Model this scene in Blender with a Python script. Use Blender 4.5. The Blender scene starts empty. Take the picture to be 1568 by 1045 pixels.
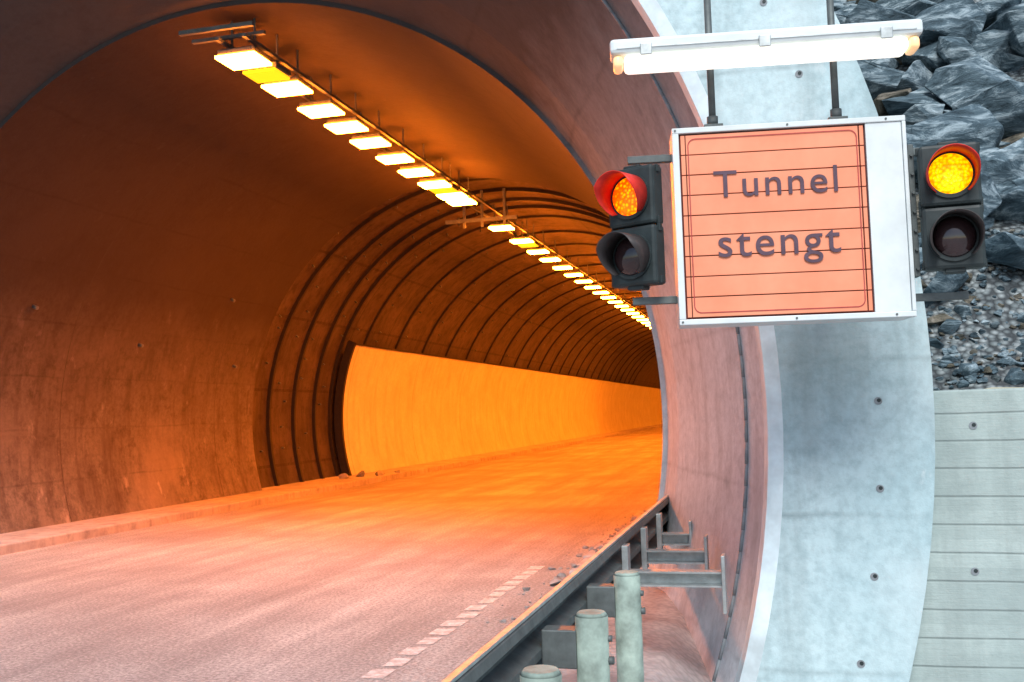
import bpy, bmesh, math, random
from mathutils import Vector, Matrix, noise
random.seed(7)
SC=bpy.context.scene
COL=SC.collection
# ------------------------------------------------------------ camera
cd=bpy.data.cameras.new('camera'); cam=bpy.data.objects.new('camera',cd); COL.objects.link(cam)
cam.location=(0,0,1.6)
R=Matrix.Rotation(math.radians(14.6),3,'Z')@Matrix.Rotation(math.pi/2+math.radians(4.13),3,'X')@Matrix.Rotation(-math.radians(1.7),3,'Z')
cam.rotation_euler=R.to_euler()
cd.lens=35; cd.sensor_width=36; cd.clip_end=2000; cd.clip_start=.05
SC.camera=cam
SC.view_settings.view_transform='Standard'; SC.view_settings.look='None'; SC.view_settings.exposure=0
# ------------------------------------------------------------ world + sun
EL=46
w=bpy.data.worlds.new('World'); SC.world=w; w.use_nodes=True
nt=w.node_tree; bg=nt.nodes['Background']
sky=nt.nodes.new('ShaderNodeTexSky'); sky.sky_type='NISHITA'; sky.sun_disc=False
sky.sun_elevation=math.radians(EL); sky.sun_rotation=math.radians(168)
nt.links.new(sky.outputs[0],bg.inputs[0]); bg.inputs[1].default_value=.15
sd=bpy.data.lights.new('sun','SUN'); sd.energy=3.7; sd.angle=math.radians(28); sd.color=(1,.98,.95)
so=bpy.data.objects.new('sun',sd); COL.objects.link(so)
az=math.radians(168); el=math.radians(EL)
sdir=Vector((math.sin(az)*math.cos(el),math.cos(az)*math.cos(el),math.sin(el)))
so.rotation_euler=sdir.to_track_quat('Z','Y').to_euler()

# ------------------------------------------------------------ material helpers
class M:
    def __init__(s,name,rough=.8,metal=0,spec=.3):
        s.m=bpy.data.materials.new(name); s.m.use_nodes=True
        s.t=s.m.node_tree; s.b=s.t.nodes['Principled BSDF']
        s.b.inputs['Roughness'].default_value=rough; s.b.inputs['Metallic'].default_value=metal
        s.b.inputs['Specular IOR Level'].default_value=spec
        s.tc=s.t.nodes.new('ShaderNodeTexCoord'); s.bumps=None
    def n(s,t,**k):
        x=s.t.nodes.new(t)
        for a,v in k.items():
            if a.startswith('_'): setattr(x,a[1:],v)
            else: x.inputs[a.replace('__',' ')].default_value=v
        return x
    def l(s,a,b): s.t.links.new(a,b)
    def vec(s,scale=(1,1,1),src='Object',loc=(0,0,0),rot=(0,0,0)):
        mp=s.n('ShaderNodeMapping'); mp.inputs['Scale'].default_value=scale; mp.inputs['Location'].default_value=loc; mp.inputs['Rotation'].default_value=rot
        s.l(s.tc.outputs[src],mp.inputs[0]); return mp.outputs[0]
    def noise(s,scale,detail=3,rough=.6,vec=None,dist=0):
        x=s.n('ShaderNodeTexNoise',Scale=scale,Detail=detail,Roughness=rough,Distortion=dist)
        s.l(vec if vec else s.tc.outputs['Object'],x.inputs['Vector']); return x.outputs['Fac']
    def ramp(s,fac,stops,interp='LINEAR'):
        r=s.n('ShaderNodeValToRGB'); r.color_ramp.interpolation=interp
        e=r.color_ramp.elements
        while len(e)<len(stops): e.new(.5)
        for i,(p,c) in enumerate(stops):
            e[i].position=p
            if not hasattr(c,'__len__'): c=(c,c,c)
            e[i].color=(*c[:3],1)
        s.l(fac,r.inputs[0]); return r.outputs[0]
    def mix(s,fac,a,b,mode='MIX'):
        x=s.t.nodes.new('ShaderNodeMix'); x.data_type='RGBA'; x.blend_type=mode
        for sock,v in ((x.inputs[0],fac),(x.inputs[6],a),(x.inputs[7],b)):
            if hasattr(v,'is_output'): s.l(v,sock)
            elif hasattr(v,'__len__'): sock.default_value=(*v[:3],1)
            else: sock.default_value=v if sock==x.inputs[0] else (v,v,v,1)
        return x.outputs[2]
    def math(s,op,a,b=0):
        x=s.n('ShaderNodeMath',_operation=op)
        for i,v in enumerate((a,b)):
            if hasattr(v,'is_output'): s.l(v,x.inputs[i])
            else: x.inputs[i].default_value=v
        return x.outputs[0]
    def col(s,c):
        if hasattr(c,'is_output'): s.l(c,s.b.inputs['Base Color'])
        else: s.b.inputs['Base Color'].default_value=(*c,1)
    def bump(s,h,strength=.4,dist=.02):
        x=s.n('ShaderNodeBump',Strength=strength,Distance=dist); s.l(h,x.inputs['Height'])
        if s.bumps: s.l(s.bumps,x.inputs['Normal'])
        s.bumps=x.outputs[0]; s.l(s.bumps,s.b.inputs['Normal'])

def simple(name,c,rough=.5,metal=0,var=.25,scale=12,bump=.1):
    m=M(name,rough,metal); f=m.noise(scale,4,.65)
    m.col(m.ramp(f,[(.3,tuple(x*(1-var) for x in c)),(.7,tuple(min(1,x*(1+var)) for x in c))]))
    if bump>.15: m.bump(f,bump,.005)
    return m.m

def concrete(name,lo,hi,stain=(.1,.09,.08),stain_amt=.5,joints=None,scale=1.,boards=0,streak=True,patch=None,crown_shade=None,fine=.25,jstr=.8,mott=0,white=None,pour=0):
    m=M(name,.85)
    f=m.noise(1.1*scale,5,.6); f2=m.noise(14*scale,4,.7)
    c=m.ramp(f,[(.3,lo),(.7,hi)])
    c=m.mix(m.ramp(f2,[(.35,fine),(.6,0)]),c,tuple(x*.7 for x in lo))
    if mott:
        mo=m.noise(4.5*scale,5,.75,m.vec((1,1,1),loc=(5,1,2)))
        c=m.mix(m.math('MULTIPLY',m.ramp(mo,[(.5,0),(.68,1)]),mott),c,tuple(x*.45 for x in lo))
    if streak:
        sv=m.vec((3.5,3.5,.35)); sn=m.noise(1.2*scale,4,.65,sv)
        c=m.mix(m.math('MULTIPLY',m.ramp(sn,[(.48,0),(.75,1)]),stain_amt),c,stain)
    if patch:
        pn=m.noise(.55*scale,3,.55,m.vec((1,1,1),loc=(3,7,1)),dist=.6)
        c=m.mix(m.math('MULTIPLY',m.ramp(pn,[(.52,0),(.66,1)]),.5),c,patch)
    if white:
        wn=m.noise(2.1*scale,5,.7,m.vec((1.6,1.6,.8),loc=(9,2,4)))
        c=m.mix(m.math('MULTIPLY',m.ramp(wn,[(.62,0),(.72,1)]),.55),c,white)
    if crown_shade:  # shade towards the crown, painted into the colour by height
        z0,z1,sc_,amt=crown_shade
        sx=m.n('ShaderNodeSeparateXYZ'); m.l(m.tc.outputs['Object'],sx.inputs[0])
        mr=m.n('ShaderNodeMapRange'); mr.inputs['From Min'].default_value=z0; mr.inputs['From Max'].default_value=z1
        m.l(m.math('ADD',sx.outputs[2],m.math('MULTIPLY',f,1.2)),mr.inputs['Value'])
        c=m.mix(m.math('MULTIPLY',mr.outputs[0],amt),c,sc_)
    if joints:
        ju,jv,wd=joints
        sx=m.n('ShaderNodeSeparateXYZ'); m.l(m.tc.outputs['UV'],sx.inputs[0])
        jn0=m.ramp(f2,[(.35,.15*jstr),(.6,jstr)])
        for k,(out,sp) in enumerate(((sx.outputs[0],ju),(sx.outputs[1],jv))):
            if not sp: continue
            a=m.math('FRACT',m.math('DIVIDE',out,sp)); a=m.math('ABSOLUTE',m.math('SUBTRACT',a,.5))
            j=m.math('GREATER_THAN',a,.5-wd/sp)
            c=m.mix(m.math('MULTIPLY',j,jn0),c,tuple(x*.25 for x in lo))
    if pour:
        sx=m.n('ShaderNodeSeparateXYZ'); m.l(m.tc.outputs['Object'],sx.inputs[0])
        wob=m.math('MULTIPLY',m.noise(1.5,3),.08)
        a=m.math('ABSOLUTE',m.math('SUBTRACT',m.math('FRACT',m.math('DIVIDE',m.math('ADD',sx.outputs[2],wob),pour)),.5))
        j=m.math('MULTIPLY',m.ramp(a,[(.47,0),(.5,1)]),m.ramp(f,[(.35,0),(.65,.5)]))
        c=m.mix(j,c,(.45,.45,.45),'MULTIPLY')
    if boards:
        sx=m.n('ShaderNodeSeparateXYZ'); m.l(m.tc.outputs['Object'],sx.inputs[0])
        wob=m.math('MULTIPLY',m.noise(1.,2),.03)
        z=m.math('DIVIDE',m.math('ADD',sx.outputs[2],wob),boards)
        a=m.math('ABSOLUTE',m.math('SUBTRACT',m.math('FRACT',z),.5))
        j=m.ramp(a,[(.44,0),(.5,1)])
        fl=m.n('ShaderNodeTexWhiteNoise',_noise_dimensions='1D'); m.l(m.math('FLOOR',m.math('ADD',z,.5)),fl.inputs['W'])
        c=m.mix(m.math('MULTIPLY',fl.outputs[0],.4),c,tuple(x*.75 for x in lo))
        c=m.mix(m.math('MULTIPLY',j,.45),c,tuple(x*.35 for x in lo))
        m.bump(m.math('SUBTRACT',1,j),.5,.01)
        gr=m.noise(6,4,.7,m.vec((1,1,14))); m.bump(gr,.3,.008)
    m.col(c); m.bump(f2,.35,.012)
    return m.m

# ------------------------------------------------------------ mesh helpers
def mk(name,bm,mats,smooth=False,parent=None):
    me=bpy.data.meshes.new(name); bm.normal_update(); bm.to_mesh(me); bm.free()
    for m in (mats if isinstance(mats,(list,tuple)) else [mats]): me.materials.append(m)
    if smooth:
        for p in me.polygons: p.use_smooth=True
    o=bpy.data.objects.new(name,me); COL.objects.link(o)
    if parent: o.parent=parent
    return o
def empty(name,loc=(0,0,0),rz=0):
    o=bpy.data.objects.new(name,None); o.location=loc; o.rotation_euler=(0,0,rz); COL.objects.link(o); return o
def box(bm,a,b,bev=0,mi=0,mat=None):
    x0,y0,z0=a; x1,y1,z1=b
    r=bmesh.ops.create_cube(bm,size=1)
    vs=r['verts']
    T=Matrix.Translation(((x0+x1)/2,(y0+y1)/2,(z0+z1)/2))@Matrix.Diagonal((abs(x1-x0),abs(y1-y0),abs(z1-z0),1))
    bmesh.ops.transform(bm,matrix=T,verts=vs)
    if bev:
        es=list({e for v in vs for e in v.link_edges})
        rr=bmesh.ops.bevel(bm,geom=es,offset=bev,segments=2,affect='EDGES',profile=.5)
        vs=list({v for f in rr['faces'] for v in f.verts}|{v for v in vs if v.is_valid})
    fs={f for v in vs for f in v.link_faces}
    for f in fs: f.material_index=mi
    if mat: bmesh.ops.transform(bm,matrix=mat,verts=vs)
    return vs
def cyl(bm,p0,p1,r0,r1=None,seg=16,mi=0,caps=True):
    p0=Vector(p0);p1=Vector(p1); d=p1-p0; r1=r0 if r1 is None else r1
    r=bmesh.ops.create_cone(bm,cap_ends=caps,segments=seg,radius1=r0,radius2=r1,depth=d.length)
    q=d.to_track_quat('Z','Y').to_matrix().to_4x4()
    bmesh.ops.transform(bm,matrix=Matrix.Translation((p0+p1)/2)@q,verts=r['verts'])
    for f in {f for v in r['verts'] for f in v.link_faces}:
        f.material_index=mi; f.smooth=len(f.verts)==4
    return r['verts']
CX,CZ=-5.9,1.55
def arc(profile,a0=-26,a1=206,n=96,name='x',mats=None,parent=None,smooth=True):
    """sweep list of (Y,R,matindex[,cx,cz]) around the tunnel axis"""
    bm=bmesh.new(); uvl=bm.loops.layers.uv.new('UVMap')
    for A,B in zip(profile[:-1],profile[1:]):
        rows=[]
        for P in (A,B):
            Y,Rr=P[0],P[1]; cx,cz=(P[3],P[4]) if len(P)>3 else (CX,CZ)
            row=[]
            for i in range(n+1):
                a=math.radians(a0+(a1-a0)*i/n)
                row.append(bm.verts.new((cx+Rr*math.cos(a),Y,cz+Rr*math.sin(a))))
            rows.append(row)
        for i in range(n):
            f=bm.faces.new((rows[0][i],rows[0][i+1],rows[1][i+1],rows[1][i])); f.material_index=A[2]; f.smooth=smooth
            s0=math.radians(a0+(a1-a0)*i/n)*4.8; s1=math.radians(a0+(a1-a0)*(i+1)/n)*4.8
            ya=A[0]+(A[1] if abs(A[0]-B[0])<.05 else 0); yb=B[0]+(B[1] if abs(A[0]-B[0])<.05 else 0)
            for lp,uv in zip(f.loops,((s0,ya),(s1,ya),(s1,yb),(s0,yb))): lp[uvl].uv=uv
    return mk(name,bm,mats,False,parent)
# ------------------------------------------------------------ materials
m_face=concrete('concrete_portal_face',(.38,.54,.58),(.53,.68,.71),(.24,.31,.32),.55,scale=.9,patch=(.60,.72,.74),fine=.5,white=(.70,.78,.79),pour=.95,mott=.15)
m_wing=concrete('concrete_board_formed',(.34,.43,.42),(.45,.54,.52),(.20,.24,.23),.5,boards=.17,mott=.2)
m_flare=concrete('concrete_flare',(.50,.54,.58),(.64,.67,.70),(.28,.28,.29),.6,crown_shade=(2.9,5.6,(.028,.026,.026),.95),mott=.35,pour=1.1,fine=.4)  # shaded underside of the hood painted dark with height
m_lin=concrete('concrete_lining',(.17,.14,.12),(.28,.25,.22),(.06,.045,.04),.75,joints=(0,4.4,.012),patch=(.34,.29,.26),crown_shade=(.6,4.4,(.028,.019,.016),.95),fine=.6,mott=.75,white=(.50,.46,.43),pour=.8)  # dim upper wall above the downward lamps is painted into the colour
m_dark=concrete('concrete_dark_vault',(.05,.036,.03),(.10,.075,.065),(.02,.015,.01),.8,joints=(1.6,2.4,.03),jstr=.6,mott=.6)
m_panel=concrete('concrete_wall_panel',(.56,.56,.44),(.68,.68,.54),(.40,.38,.30),.5,joints=(0,4.8,.014),jstr=.7,mott=.15)
m_rib=simple('rib_rubber_seal',(.022,.017,.013),.7)
m_galv=simple('galvanised_steel',(.42,.46,.46),.45,.6)
m_galvd=simple('weathered_steel',(.12,.14,.14),.6,.4)
m_white=simple('white_painted_aluminium',(.62,.69,.70),.4,0,.10,4)
m_black=simple('black_housing',(.025,.036,.038),.5,0,.3)
m_cable=simple('cable_grey',(.22,.25,.27),.6)
m_strip=simple('joint_strip_light',(.64,.76,.80),.7,0,.25,3)
# road
m=M('road_asphalt',.85)
st=m.noise(1.1,5,.7,m.vec((1.8,.16,1))); gr=m.noise(38,4,.75); bl=m.noise(.45,5,.65)
c=m.ramp(st,[(.3,(.32,.29,.28)),(.5,(.50,.46,.45)),(.7,(.70,.66,.64))])
c=m.mix(m.ramp(bl,[(.35,.7),(.6,0)]),c,(.27,.23,.22))
c=m.mix(m.ramp(gr,[(.38,.75),(.6,0)]),c,(.15,.135,.13))
c=m.mix(m.ramp(gr,[(.6,0),(.72,.5)]),c,(.78,.74,.72))
m.col(c); m.bump(gr,.6,.012); m_road=m.m
m=M('ground_gravel',.9)
v=m.n('ShaderNodeTexVoronoi',Scale=22.); m.l(m.tc.outputs['Object'],v.inputs['Vector'])
c=m.mix(m.ramp(m.noise(1.2,4),[(.35,0),(.65,1)]),(.26,.25,.26),(.50,.48,.48))
c=m.mix(m.ramp(v.outputs['Distance'],[(.3,0),(.8,.4)]),c,(.16,.16,.16))
m.col(c); m.bump(m.math('SUBTRACT',1,v.outputs['Distance']),.3,.012); m_ground=m.m
m=M('hill_scree',.9)
v=m.n('ShaderNodeTexVoronoi',Scale=20.); m.l(m.tc.outputs['Object'],v.inputs['Vector'])
c=m.mix(m.ramp(m.noise(2,4),[(.35,0),(.65,1)]),(.10,.13,.14),(.24,.28,.29))
sp=m.n('ShaderNodeSeparateColor'); m.l(v.outputs['Color'],sp.inputs[0])
c=m.mix(m.ramp(sp.outputs[0],[(.2,0),(.9,.6)]),c,(.42,.47,.48))
c=m.mix(m.ramp(v.outputs['Distance'],[(.3,0),(.7,.85)]),c,(.03,.035,.04))
m.col(c); m.bump(m.math('SUBTRACT',1,v.outputs['Distance']),1,.05); m_scree=m.m
m=M('slate_rock',.7)
at=m.n('ShaderNodeAttribute',_attribute_name='rk'); 
f=m.noise(3.2,7,.75,m.vec((1,1,2.8),rot=(.4,.3,0)),dist=.5)
c=m.ramp(f,[(.35,(.02,.04,.052)),(.5,(.11,.17,.205)),(.62,(.46,.57,.62))])
c2=m.ramp(f,[(.35,(.04,.04,.03)),(.5,(.20,.175,.13)),(.64,(.46,.40,.33))])
c=m.mix(m.ramp(at.outputs['Fac'],[(.76,0),(.82,1)]),c,c2)
c=m.mix(m.math('MULTIPLY',at.outputs['Fac'],.5),c,m.mix(1,c,(.35,.42,.47),'MULTIPLY'))
m.col(c); m.bump(f,.9,.07); m_rock=m.m
m_kerb=concrete('kerb_concrete',(.40,.36,.35),(.58,.53,.51),(.16,.13,.12),.5,mott=.4)
m=M('road_line_paint',.7); c=m.mix(m.ramp(m.noise(16,4,.7),[(.42,.85),(.6,0)]),(.66,.64,.64),(.38,.35,.34)); m.col(c); m_linepaint=m.m
# lamps
def emis(name,c,s,scale=0,c2=None,samp=True,rp=(.25,.75)):
    m=M(name,.3); m.b.inputs['Base Color'].default_value=(*[min(1,x) for x in c],1)
    m.b.inputs['Emission Color'].default_value=(*c,1); m.b.inputs['Emission Strength'].default_value=s
    if c2:
        v=m.n('ShaderNodeTexVoronoi',Scale=scale); m.l(m.tc.outputs['Object'],v.inputs['Vector'])
        cc=m.ramp(v.outputs['Distance'],[(rp[0],c),(rp[1],c2)]); m.l(cc,m.b.inputs['Emission Color'])
        m.bump(v.outputs['Distance'],.6,.01)
    if not samp: m.m.cycles.emission_sampling='NONE'
    return m.m
m_sod=emis('sodium_lamp_glass',(1,.19,.009),330)
m_sodn=emis('sodium_lamp_glass_threshold',(1,.195,.012),160)
m_sody=emis('sodium_lamp_glass_dim',(1,.50,.01),1.6,samp=False)
m_tube=emis('fluorescent_diffuser',(1,.96,.86),1.05,samp=False)
m_tubee=emis('fluorescent_end',(1,.62,.32),.5,samp=False)

# ------------------------------------------------------------ ground
def ground_z(x,y):
    z=-.02
    t=max(0,min(1,(x+.85)/.5))*max(0,min(1,(9.6-y)/1.5))
    z-=.38*t
    return z
bm=bmesh.new()
xs=[-600,-200,-60,-30,-18,-12,-8,-5,-3]+[-2+.2*i for i in range(31)]+[4.6,6,9,15,30,60,200,600]
ys=[-600,-200,-60,-20,-5,-2,0]+[.4*i+.4 for i in range(30)]+[14,18,25,60,130,300,700]
vv=[[bm.verts.new((x,y,ground_z(x,y)+(random.uniform(-.012,.012) if -1.2<x<4 and 0<y<11 else 0))) for x in xs] for y in ys]
for j in range(len(ys)-1):
    for i in range(len(xs)-1): bm.faces.new((vv[j][i],vv[j][i+1],vv[j+1][i+1],vv[j+1][i]))
mk('ground',bm,m_ground,True)
bm=bmesh.new()
vs=[bm.verts.new(p) for p in ((-10.5,-80,0),(-1.9,-80,0),(-1.9,128,0),(-10.5,128,0))]; bm.faces.new(vs)
mk('road',bm,m_road)
bm=bmesh.new(); box(bm,(-11.2,-30,-.1),(-9.5,128,.13),.02); mk('kerb',bm,m_kerb)
bm=bmesh.new(); y=9.4
while y<40:
    L_=random.uniform(.75,1.05)
    box(bm,(-1.95+random.uniform(-.05,.05),y,-.1),(-.6,y+L_-.03,.10+random.uniform(-.02,.04)),.02)
    y+=L_
box(bm,(-1.95,40,-.1),(-.6,128,.12),.02)
mk('kerb',bm,m_kerb)
bm=bmesh.new()
y=-2.
while y<10.2:
    x=-2.45+random.uniform(-.008,.008); wa=.07+random.uniform(-.015,.015); wb=.07+random.uniform(-.015,.015)
    vs=[bm.verts.new(p) for p in ((x-wa,y+random.uniform(-.01,.01),.004),(x+wb,y+random.uniform(-.01,.01),.004),(x+wb,y+.22,.004),(x-wa,y+.2,.004))]; bm.faces.new(vs); y+=.3
mk('edge_line_marking',bm,m_linepaint)

# ------------------------------------------------------------ tunnel portal + tube
portal=empty('tunnel_portal')
OC=(-5.73,1.67)
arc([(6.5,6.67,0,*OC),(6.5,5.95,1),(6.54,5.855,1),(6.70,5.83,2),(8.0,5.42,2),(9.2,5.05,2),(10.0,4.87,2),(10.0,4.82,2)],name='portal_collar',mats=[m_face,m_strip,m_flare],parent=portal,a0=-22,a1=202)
arc([(6.5,6.67,0,*OC),(8.2,6.67,0,*OC)],name='hood_outer',mats=[m_face],parent=portal,a0=-22,a1=202)
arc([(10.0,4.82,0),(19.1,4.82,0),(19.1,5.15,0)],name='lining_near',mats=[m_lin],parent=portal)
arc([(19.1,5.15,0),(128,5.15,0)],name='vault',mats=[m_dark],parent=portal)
bm=bmesh.new(); vs=[bm.verts.new((CX+5.6*math.cos(i/40*2*math.pi),127.5,CZ+5.6*math.sin(i/40*2*math.pi))) for i in range(40)]; bm.faces.new(vs)
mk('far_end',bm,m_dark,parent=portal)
Y=[19.25,20.3,21.5,22.6,23.5]+[24.9+2.3*i for i in range(24)]
for k,y in enumerate(Y):
    d_=5.07 if k<5 else 5.095
    arc([(y,5.16,0),(y,d_,0),(y+.08,d_,0),(y+.08,5.16,0)],name='seal_ring_%d'%k,mats=[m_rib],parent=portal,n=64)
aT=math.degrees(math.asin((3.5-CZ)/4.86)); aB=math.degrees(math.asin((.0-CZ)/4.86))
for nm,a0,a1 in (('wall_panels_l',180-aT,180-aB),('wall_panels_r',aB,aT)):
    arc([(23.7,5.0,0),(23.7,4.84,0),(100,4.84,0),(100,5.0,0)],name=nm,mats=[m_panel],parent=portal,a0=a0,a1=a1,n=24)
    aa=min(a0,a1) if nm.endswith('l') else max(a0,a1)
    arc([(23.66,5.03,0),(23.66,4.81,0),(100,4.81,0)],name=nm+'_top_rail',mats=[m_rib],parent=portal,a0=aa-.3,a1=aa+.3,n=2)
    arc([(23.62,5.03,0),(23.62,4.82,0),(23.72,4.82,0)],name=nm+'_end_trim',mats=[m_rib],parent=portal,a0=a0,a1=a1,n=24)
bm=bmesh.new()
for y in Y[:22]:
    for k in range(16):
        if random.random()<.3: continue
        a=math.radians(95+k*6.2+random.uniform(-2,2)); r=5.12
        p=Vector((CX+r*math.cos(a),y+.45+random.uniform(-.3,.3),CZ+r*math.sin(a)))
        q=Vector((CX+(r-.07)*math.cos(a),p.y,CZ+(r-.07)*math.sin(a)))
        cyl(bm,p,q,.024,.016,6)
for (y,a) in ((12.2,158),(14.9,163),(17.2,150),(18.1,166)):
    a=math.radians(a)
    p=Vector((CX+4.82*math.cos(a),y,CZ+4.82*math.sin(a))); q=Vector((CX+4.74*math.cos(a),y,CZ+4.74*math.sin(a)))
    cyl(bm,p,q,.03,.03,8)
mk('bolts',bm,m_galvd,parent=portal)
def tieholes(pts,y,parent,name):
    bm=bmesh.new()
    for (x,z) in pts:
        cyl(bm,(x,y-.004,z),(x,y+.01,z),.024,.024,16,0); cyl(bm,(x+.004,y-.007,z+.004),(x+.004,y+.004,z+.004),.012,.012,12,1)
    return mk(name,bm,[m_cable,m_black],parent=parent)
pts=[]
for k in range(-3,12):
    a=math.radians(k*4.7+.5); pts.append((CX+6.52*math.cos(a),CZ+6.52*math.sin(a)))
tieholes(pts,6.5,portal,'tie_holes')
def tube(bm,pts,r,seg=8,mi=0):
    for a,b in zip(pts[:-1],pts[1:]): cyl(bm,a,b,r,r,seg,mi)
bm=bmesh.new()
tube(bm,[(CX+5.71*math.cos(math.radians(a)),7.05,CZ+5.71*math.sin(math.radians(a))) for a in [-20+1.5*i for i in range(80)]],.013)
mk('cable_conduit',bm,m_cable,parent=portal)
ww=empty('concrete_wing_wall')
bm=bmesh.new(); box(bm,(.5,6.62,-.8),(9,6.95,1.66),.012); mk('wall',bm,m_wing,parent=ww)
tieholes([(1.17,1.44),(1.13,.56),(2.2,1.44),(2.2,.56)],6.62,ww,'tie_holes')

# ------------------------------------------------------------ hill + rocks
def hill_z(x,y):
    base=1.60+max(0,(y-6.9))*.85
    d=abs(x-CX)
    if x<.22:
        cov=8.9 if d<7 else 8.9-(d-7)*1.0
        base=max(base,cov)
        base=min(base, 9+max(0,y-8)*.85) if d<7 else base
    base+=noise.noise(Vector((x*.35,y*.35,0)))*.5*min(1,max(0,(y-7.3)))
    base+=noise.noise(Vector((x*1.5,y*1.5,3)))*.12
    return min(base,60+8*noise.noise(Vector((x*.03,y*.03,1))))
bm=bmesh.new()
xs=[-150,-90,-60,-40,-30,-22,-18,-15,-13,-10,-8,-5.9,-3,-1,0,.2,.24,.5,.8]+[1.05+.3*i for i in range(30)]+[11,14,18,25,40,70,120]
ys=[6.93]+[7.2+.3*i for i in range(28)]+[16.5,18,20,24,30,40,60,90,130,200]
vv=[[bm.verts.new((x,y,hill_z(x,y))) for x in xs] for y in ys]
for j in range(len(ys)-1):
    for i in range(len(xs)-1): bm.faces.new((vv[j][i],vv[j][i+1],vv[j+1][i+1],vv[j+1][i]))
mk('hill',bm,m_scree,True)
bm=bmesh.new(); box(bm,(-40,6.7,-.5),(-12.5,7.1,8.9),.02); mk('concrete_retaining_wall',bm,m_wing)
bm=bmesh.new(); fl=bm.verts.layers.float.new('rk')
def rock(c,s,ax):
    pts=[]
    for i in range(14):
        v=Vector([random.gauss(0,1) for _ in range(3)]).normalized()*random.uniform(.75,1.1)
        pts.append(v)
    rot=Matrix.Rotation(ax[0],4,'Z')@Matrix.Rotation(ax[1],4,'X')@Matrix.Rotation(ax[2],4,'Y')
    T=Matrix.Translation(c)@rot@Matrix.Diagonal((*s,1))
    b2=bmesh.new()
    for p in pts: b2.verts.new(p)
    bmesh.ops.convex_hull(b2,input=b2.verts[:])
    bmesh.ops.delete(b2,geom=[v for v in b2.verts if not v.link_faces],context='VERTS')
    bmesh.ops.transform(b2,matrix=T,verts=b2.verts[:])
    bmesh.ops.bevel(b2,geom=b2.edges[:],offset=.035*min(s),segments=1,affect='EDGES')
    bmesh.ops.triangulate(b2,faces=b2.faces[:])
    if max(s)>.2:
        bmesh.ops.subdivide_edges(b2,edges=[e for e in b2.edges if e.calc_length()>.1],cuts=1)
        for v in b2.verts: v.co+=noise.noise_vector(v.co*4)*.03+noise.noise_vector(v.co*11)*.014
    val=random.random(); m_={}
    for v in b2.verts:
        nv=bm.verts.new(v.co); nv[fl]=val; m_[v]=nv
    for f in b2.faces:
        try: bm.faces.new([m_[v] for v in f.verts])
        except: pass
    b2.free()
def rp(x,y,s,k=.18):
    rock(Vector((x,y,hill_z(max(.3,x),y)+s*k)),(s,s*random.uniform(.6,.9),s*random.uniform(.35,.6)),(random.uniform(0,6.28),random.uniform(-.6,.6)+.3,random.uniform(-.5,.5)))
for k in range(330):
    x=random.uniform(.3,7.0); y=random.uniform(7.9,14.5)
    if x<.8 and y<8.6: continue
    s=random.choice((.25,.32,.4,.5))*random.uniform(.8,1.15)
    if y<8.3: s=min(s,.36)
    rp(x,y,s)
for k in range(60):
    rp(random.uniform(.75,6.0),random.uniform(8.5,13.5),random.uniform(.5,.72),.35)
for (x,y,s) in ((1.25,7.75,.36),(1.75,7.9,.42),(2.3,7.8,.40),(1.5,8.3,.5),(2.0,8.5,.55),(2.9,8.1,.5)):
    rp(x,y,s,.3)
for k in range(1500):
    x=random.uniform(.75,4.0); y=6.98+1.3*random.random()**1.2; s=random.uniform(.015,.055)*(1+1.2*(random.random()<.08))
    rock(Vector((x,y,hill_z(x,y)+.005)),(s,s*.8,s*.6),(random.uniform(0,6.28),random.uniform(-.6,.6),0))
mk('boulder_slope',bm,m_rock)
bm=bmesh.new(); fl=bm.verts.layers.float.new('rk')
for k in range(200):
    y=random.uniform(7.4,15); x=-1.97+random.gauss(0,.14); s=random.choice((.012,.02,.02,.03,.05))*random.uniform(.6,1.1)
    rock(Vector((x,y,s*.25+(.1 if x>-1.95 and y>9.4 else 0))),(s,s*.9,s*.5),(random.uniform(0,6.28),0,0))
for (x,y,s) in ((-2.02,9.15,.11),(-1.88,9.35,.09),(-2.08,9.6,.07),(-2.05,11.3,.09),(-2.0,13.1,.1)):
    rock(Vector((x,y,s*.2)),(s,s*.7,s*.5),(y*7,0,0))
for (x,y,s) in ((-10,23.2,.25),(-9.7,23.6,.2),(-10.2,22.6,.18),(-9.6,24.6,.12)):
    rock(Vector((x,y,.13+s*.2)),(s,s*.8,s*.5),(y,0,0))
m_deb=simple('debris_stone',(.30,.27,.26),.9,0,.4,8,.4)
mk('stone_debris',bm,m_deb)

# ------------------------------------------------------------ tunnel lamps
lampY=[(10.4,0),(10.95,1),(11.5,0),(12.5,0),(13.35,0),(14.25,0),(15.3,0),(16.3,0),(17.3,0),(17.8,1),(18.35,0),(18.95,0),(22,0),(23.9,0),(24.6,1),(25.7,0)]
y=27.2
while y<120: lampY.append((y,0)); y+=1.7 if y<60 else 4
bm=bmesh.new()
for y,t in lampY:
    x=-5.9; z=5.87
    box(bm,(x-.24,y-.20,z+.012),(x+.24,y+.20,z+.09),.02,0)
    if t: box(bm,(x-.22,y-.19,z-.02),(x+.22,y+.19,z+.010),0,2)
    else: box(bm,(x-.255,y-.215,z-.022),(x+.255,y+.215,z+.010),0,3 if y<15 else 1)
    for dx in (-.15,.15): box(bm,(x+dx-.01,y-.01,z+.08),(x+dx+.01,y+.01,z+.55),0,0)
box(bm,(-6.1,10.1,6.03),(-6.05,60,6.07),0,0); box(bm,(-5.75,10.1,6.03),(-5.7,60,6.07),0,0)
box(bm,(-6.5,9.98,6.1),(-5.55,10.03,6.15),0,0); box(bm,(-6.5,10.25,6.1),(-5.55,10.30,6.14),0,0)
box(bm,(-6.7,20.3,5.72),(-5.1,20.36,5.8),0,0)
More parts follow.
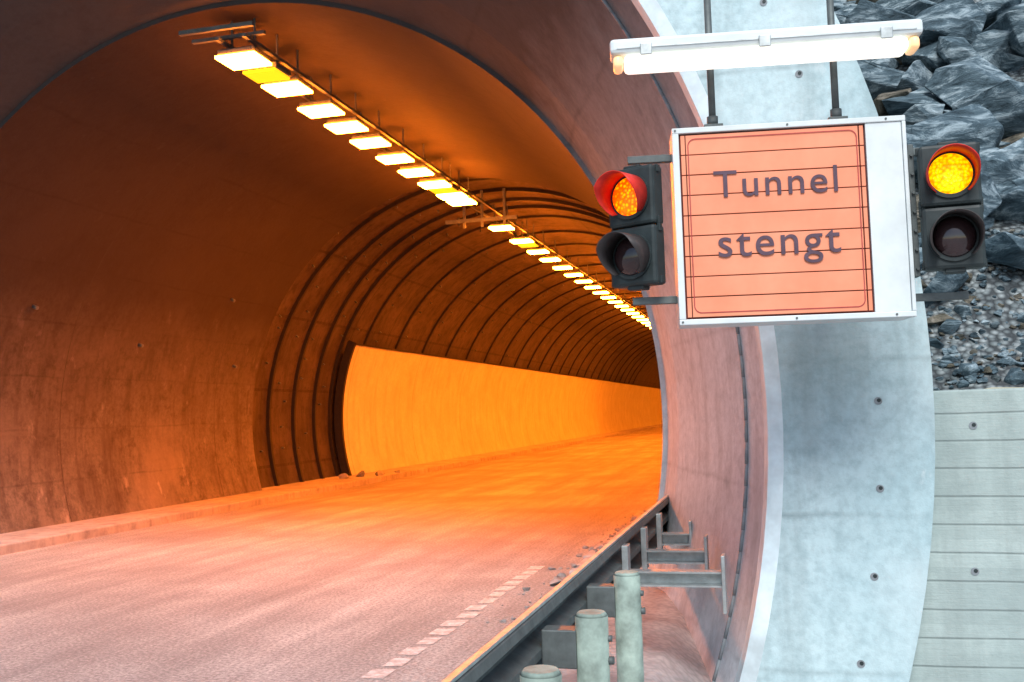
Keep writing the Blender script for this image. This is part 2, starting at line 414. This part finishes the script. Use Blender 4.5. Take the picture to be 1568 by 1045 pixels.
for dx in (-6.3,-5.9,-5.4): box(bm,(dx,20.3,5.6),(dx+.05,20.35,6.4),0,0)
mk('tunnel_light_row',bm,[m_galvd,m_sod,m_sody,m_sodn])

# ------------------------------------------------------------ guardrail
gr_=empty('guardrail')
bm=bmesh.new()
prof=[(.0,.76),(.02,.75),(.03,.715),(-.045,.675),(-.045,.635),(.03,.60),(.03,.565),(-.045,.525),(-.045,.485),(.03,.445),(.02,.43)]
rows=[]
for y in (1.0,9.9): rows.append([bm.verts.new((-1.03+px,y,pz)) for px,pz in prof])
for i in range(len(prof)-1): bm.faces.new((rows[0][i],rows[0][i+1],rows[1][i+1],rows[1][i]))
o=mk('w_beam',bm,m_galvd,False,gr_)
s=o.modifiers.new('s','SOLIDIFY'); s.thickness=.006
bm=bmesh.new(); box(bm,(-1.045,1,.757),(-1.015,9.9,.772),.003); mk('top_edge',bm,m_galv,parent=gr_)
m_post=simple('post_green_grey',(.24,.31,.27),.7,.0,.45,7,.3)
bm=bmesh.new()
for y in (1.35,2.32,3.28,4.23,5.28):
    r=.07
    cyl(bm,(-.79,y,-.6),(-.79,y,.735),r,r,28)
    cyl(bm,(-.79,y,.735),(-.79,y,.75),r,r-.012,28)
    box(bm,(-1.0,y-.05,.52),(-.85,y+.05,.68),.006,1)
    cyl(bm,(-.73,y,.55),(-.70,y,.55),.018,.018,8,1)
    cyl(bm,(-.73,y,.64),(-.705,y,.64),.014,.014,6,1)
mk('posts',bm,[m_post,m_galvd],parent=gr_)
bm=bmesh.new()
for y,xe in ((6.55,-.36),(7.5,-.53),(8.5,-.72)):
    box(bm,(-1.0,y-.05,.545),(xe,y+.05,.557),0); box(bm,(-1.0,y-.05,.46),(xe,y+.05,.472),0); box(bm,(-1.0,y+.035,.472),(xe,y+.045,.545),0)
    box(bm,(xe-.01,y-.07,.30),(xe+.012,y+.07,.66),.003)
    box(bm,(-1.0,y-.06,.42),(-.96,y+.06,.72),.003)
mk('spacer_beams',bm,m_galv,parent=gr_)

# ------------------------------------------------------------ sign
TH=math.radians(8.5)
sg=empty('tunnel_closed_sign',(.135,5.4,2.565),TH)
m=M('sign_slat_orange',.45); m.col(m.ramp(m.noise(3,4),[(.3,(.74,.24,.13)),(.7,(.82,.31,.18))])); m_or=m.m
m_rec=simple('sign_recess_red',(.10,.015,.01),.6)
m_txt=simple('sign_lettering',(.09,.055,.08),.6)
m_bord=simple('sign_border_red',(.38,.05,.05),.6)
bm=bmesh.new()
W,H=.605,.53
box(bm,(-W,.03,-H),(W,.24,H),.01)
for a,b in (((-W,-.012,H-.03),(W,.03,H)),((-W,-.012,-H),(W,.03,-H+.03)),((-W,-.012,-H+.03),(-W+.035,.03,H-.03)),((W-.02,-.012,-H+.03),(W,.03,H-.03))):
    box(bm,a,b,.004)
box(bm,(W-.205,-.004,-H+.03),(W-.022,.03,H-.03),.003)
mk('cabinet',bm,m_white,parent=sg)
bm=bmesh.new(); box(bm,(-W+.036,.012,-H+.031),(W-.207,.029,H-.031)); mk('recess',bm,m_rec,parent=sg)
bm=bmesh.new()
x0,x1=-W+.045,W-.216; z=-H+.038; n=9; hh=(2*H-.076)/n
for i in range(n):
    t_=random.uniform(-.0015,.0015)
    box(bm,(x0,-.002,z+.003),(x0+.022,.011,z+hh-.003),.001)
    box(bm,(x0+.027,-.002+t_,z+.003),(x1-.027,.011,z+hh-.003),.001)
    box(bm,(x1-.02,-.002,z+.003),(x1,.011,z+hh-.003),.001); z+=hh
mk('slats',bm,m_or,parent=sg)
bm=bmesh.new()
bx0,bx1,bz0,bz1=x0+.035,x1-.034,-H+.06,H-.06; r=.04; wd=.005
def rr(r,off):
    P=[]
    for cx,cz,a0 in ((bx1-r,bz1-r,0),(bx0+r,bz1-r,90),(bx0+r,bz0+r,180),(bx1-r,bz0+r,270)):
        for k in range(7):
            a=math.radians(a0+15*k); P.append((cx+(r+off)*math.cos(a),cz+(r+off)*math.sin(a)))
    return P
A=[bm.verts.new((p[0],-.0055,p[1])) for p in rr(r,0)]; B=[bm.verts.new((p[0],-.0055,p[1])) for p in rr(r,-wd)]
for i in range(len(A)):
    j=(i+1)%len(A); bm.faces.new((A[i],B[i],B[j],A[j]))
mk('border',bm,m_bord,parent=sg)
def text(s,cx,cz,size,width):
    cu=bpy.data.curves.new('t','FONT'); cu.body=s; cu.align_x='CENTER'; cu.size=size; cu.extrude=.0015; cu.space_character=1.12; cu.offset=.0004
    o=bpy.data.objects.new('t',cu); COL.objects.link(o)
    dg=bpy.context.evaluated_depsgraph_get(); me=bpy.data.meshes.new_from_object(o.evaluated_get(dg)); bpy.data.objects.remove(o)
    me.materials.clear(); me.materials.append(m_txt)
    xs_=[v.co.x for v in me.vertices]; sc=width/(max(xs_)-min(xs_)); mid=(max(xs_)+min(xs_))/2
    for v in me.vertices: v.co.x=(v.co.x-mid)*sc
    t=bpy.data.objects.new('lettering_'+s.lower(),me); COL.objects.link(t); t.parent=sg
    t.rotation_euler=(math.pi/2,0,0); t.location=(cx,-.0085,cz)
xc=(x0+x1)/2
text('Tunnel',xc+.01,.145,.205,.64)
text('stengt',xc+.015,-.175,.225,.63)
bm=bmesh.new()
for x in (-.38,.36):
    cyl(bm,(x,.2,.25),(x,1.12,.25),.025); cyl(bm,(x,.2,-.3),(x,1.12,-.3),.025)
    box(bm,(x-.06,1.07,.17),(x+.06,1.1,.33),.004); box(bm,(x-.06,1.07,-.38),(x+.06,1.1,-.22),.004)
for x in (-.38,.27):
    cyl(bm,(x,.06,H),(x,.06,1.38),.019); box(bm,(x-.05,.01,H),(x+.05,.11,H+.02),.003); cyl(bm,(x,.06,H+.02),(x,.06,H+.07),.03)
for z in (.40,-.38): box(bm,(-W-.24,.1,z-.02),(-W,.14,z+.02),.003)
for z in (.36,-.42): box(bm,(W,.1,z-.02),(W+.3,.14,z+.02),.003)
box(bm,(W+.01,.02,-.32),(W+.04,.09,.38),.004)
for k in range(7): cyl(bm,(W+.025,.005,-.28+.1*k),(W+.025,.02,-.28+.1*k),.008,.008,8)
for (x,z) in ((-W+.017,H-.015),(-W+.017,-H+.015),(W-.1,H-.015),(W-.1,-H+.015),(0,H-.015),(0,-H+.015)): cyl(bm,(x,-.016,z),(x,-.012,z),.006,.006,8)
mk('mounting',bm,m_galvd,parent=sg)
sl=empty('sign_luminaire',(.03,5.2,3.45),TH)
bm=bmesh.new(); box(bm,(-.785,-.07,-.01),(.785,.10,.07),.02)
box(bm,(-.75,-.074,.012),(.75,-.069,.018),0,1)
for x in (-.6,0,.6): box(bm,(x-.03,-.085,-.03),(x+.03,-.075,.03),.004,1)
for x in (-.30,.35): box(bm,(x-.035,.1,-.02),(x+.035,.24,.05),.004,1)
mk('housing',bm,[m_white,m_galv],parent=sl)
bm=bmesh.new(); box(bm,(-.715,-.06,-.085),(.715,.08,-.012),.025); mk('diffuser',bm,m_tube,True,parent=sl)
bm=bmesh.new(); box(bm,(-.77,-.055,-.08),(-.72,.075,-.012),.02); box(bm,(.72,-.055,-.08),(.77,.075,-.012),.02); mk('end_caps',bm,m_tubee,True,parent=sl)

# ------------------------------------------------------------ traffic signals
m_lensr=emis('signal_lens_lit',(1,.42,.0),1.5,48,(1,.03,.0),samp=False,rp=(.15,.55))
m_lensy=emis('signal_lens_yellow',(1,.68,.0),1.2,60,(1,.20,.0),samp=False,rp=(.3,.8))
m=M('signal_lens_dark',.1,0,.8); m.col((.03,.016,.018)); m_lensd=m.m
m_vis=simple('visor_black',(.05,.045,.045),.45)
m_glowv=simple('visor_lens_glow',(.60,.03,.02),.45)  # red glow of the lit lens, painted into the visor colour
def signal(loc,rz,lens,glowrim):
    e=empty('traffic_signal',loc,rz)
    bm=bmesh.new()
    for zc in (.16,-.165):
        box(bm,(-.145,0,zc-.16),(.145,.11,zc+.16),.018)
        for k in range(32):
            a=2*math.pi*k/32; b=2*math.pi*(k+1)/32
            q=[bm.verts.new((r_*math.cos(t),y_,zc+r_*math.sin(t))) for t,r_,y_ in ((a,.125,-.012),(b,.125,-.012),(b,.105,-.012),(a,.105,-.012))]; bm.faces.new(q)
            q=[bm.verts.new((r_*math.cos(t),y_,zc+r_*math.sin(t))) for t,r_,y_ in ((a,.125,.0),(b,.125,.0),(b,.125,-.012),(a,.125,-.012))]; bm.faces.new(q)
    box(bm,(-.04,.11,-.28),(.04,.16,.28),.004); box(bm,(-.05,.02,.315),(.05,.09,.335),.006); box(bm,(-.05,.02,-.345),(.05,.09,-.32),.006)
    for sx in (-1,1):
        for zz in (.3,.02,-.02,-.3): box(bm,(sx*.145-.008,.04,zz-.02),(sx*.145+.008,.07,zz+.02),.003)
    mk('housing',bm,m_black,parent=e)
    for i,zc in enumerate((.16,-.165)):
        bm=bmesh.new(); n1,n2=40,8; rl=.105
        rows=[]
        for j in range(n2+1):
            t=j/n2*math.pi/2*.98; rad=rl*math.cos(t); yy=-.006-(.03 if i==0 else .05)*math.sin(t)
            rows.append([bm.verts.new((rad*math.cos(2*math.pi*k/n1),yy,zc+rad*math.sin(2*math.pi*k/n1))) for k in range(n1)])
        for A,B in zip(rows[:-1],rows[1:]):
            for k in range(n1): bm.faces.new((A[k],A[(k+1)%n1],B[(k+1)%n1],B[k]))
        bm.faces.new(rows[-1])
        mk('lens_%d'%i,bm,lens if i==0 else m_lensd,True,parent=e)
        bm=bmesh.new(); rows=[]
        for k in range(37):
            a=math.radians(-50+280*k/36); ln=.17-.12*max(0,min(1,(25-(math.degrees(a) if a<math.pi/2 else 180-math.degrees(a)))/75))
            rows.append([bm.verts.new((.118*math.cos(a),-.01,zc+.118*math.sin(a))),bm.verts.new((.122*math.cos(a),-.01-ln,zc+.122*math.sin(a)-.01))])
        for A,B in zip(rows[:-1],rows[1:]): bm.faces.new((A[0],B[0],B[1],A[1]))
        o=mk('visor_%d'%i,bm,m_glowv if (i==0 and glowrim) else m_vis,True,parent=e); s=o.modifiers.new('s','SOLIDIFY'); s.thickness=.004
    return e
signal((-.70,5.3,2.585),math.radians(-25),m_lensr,True)
signal((.925,5.42,2.59),math.radians(-2),m_lensy,True)
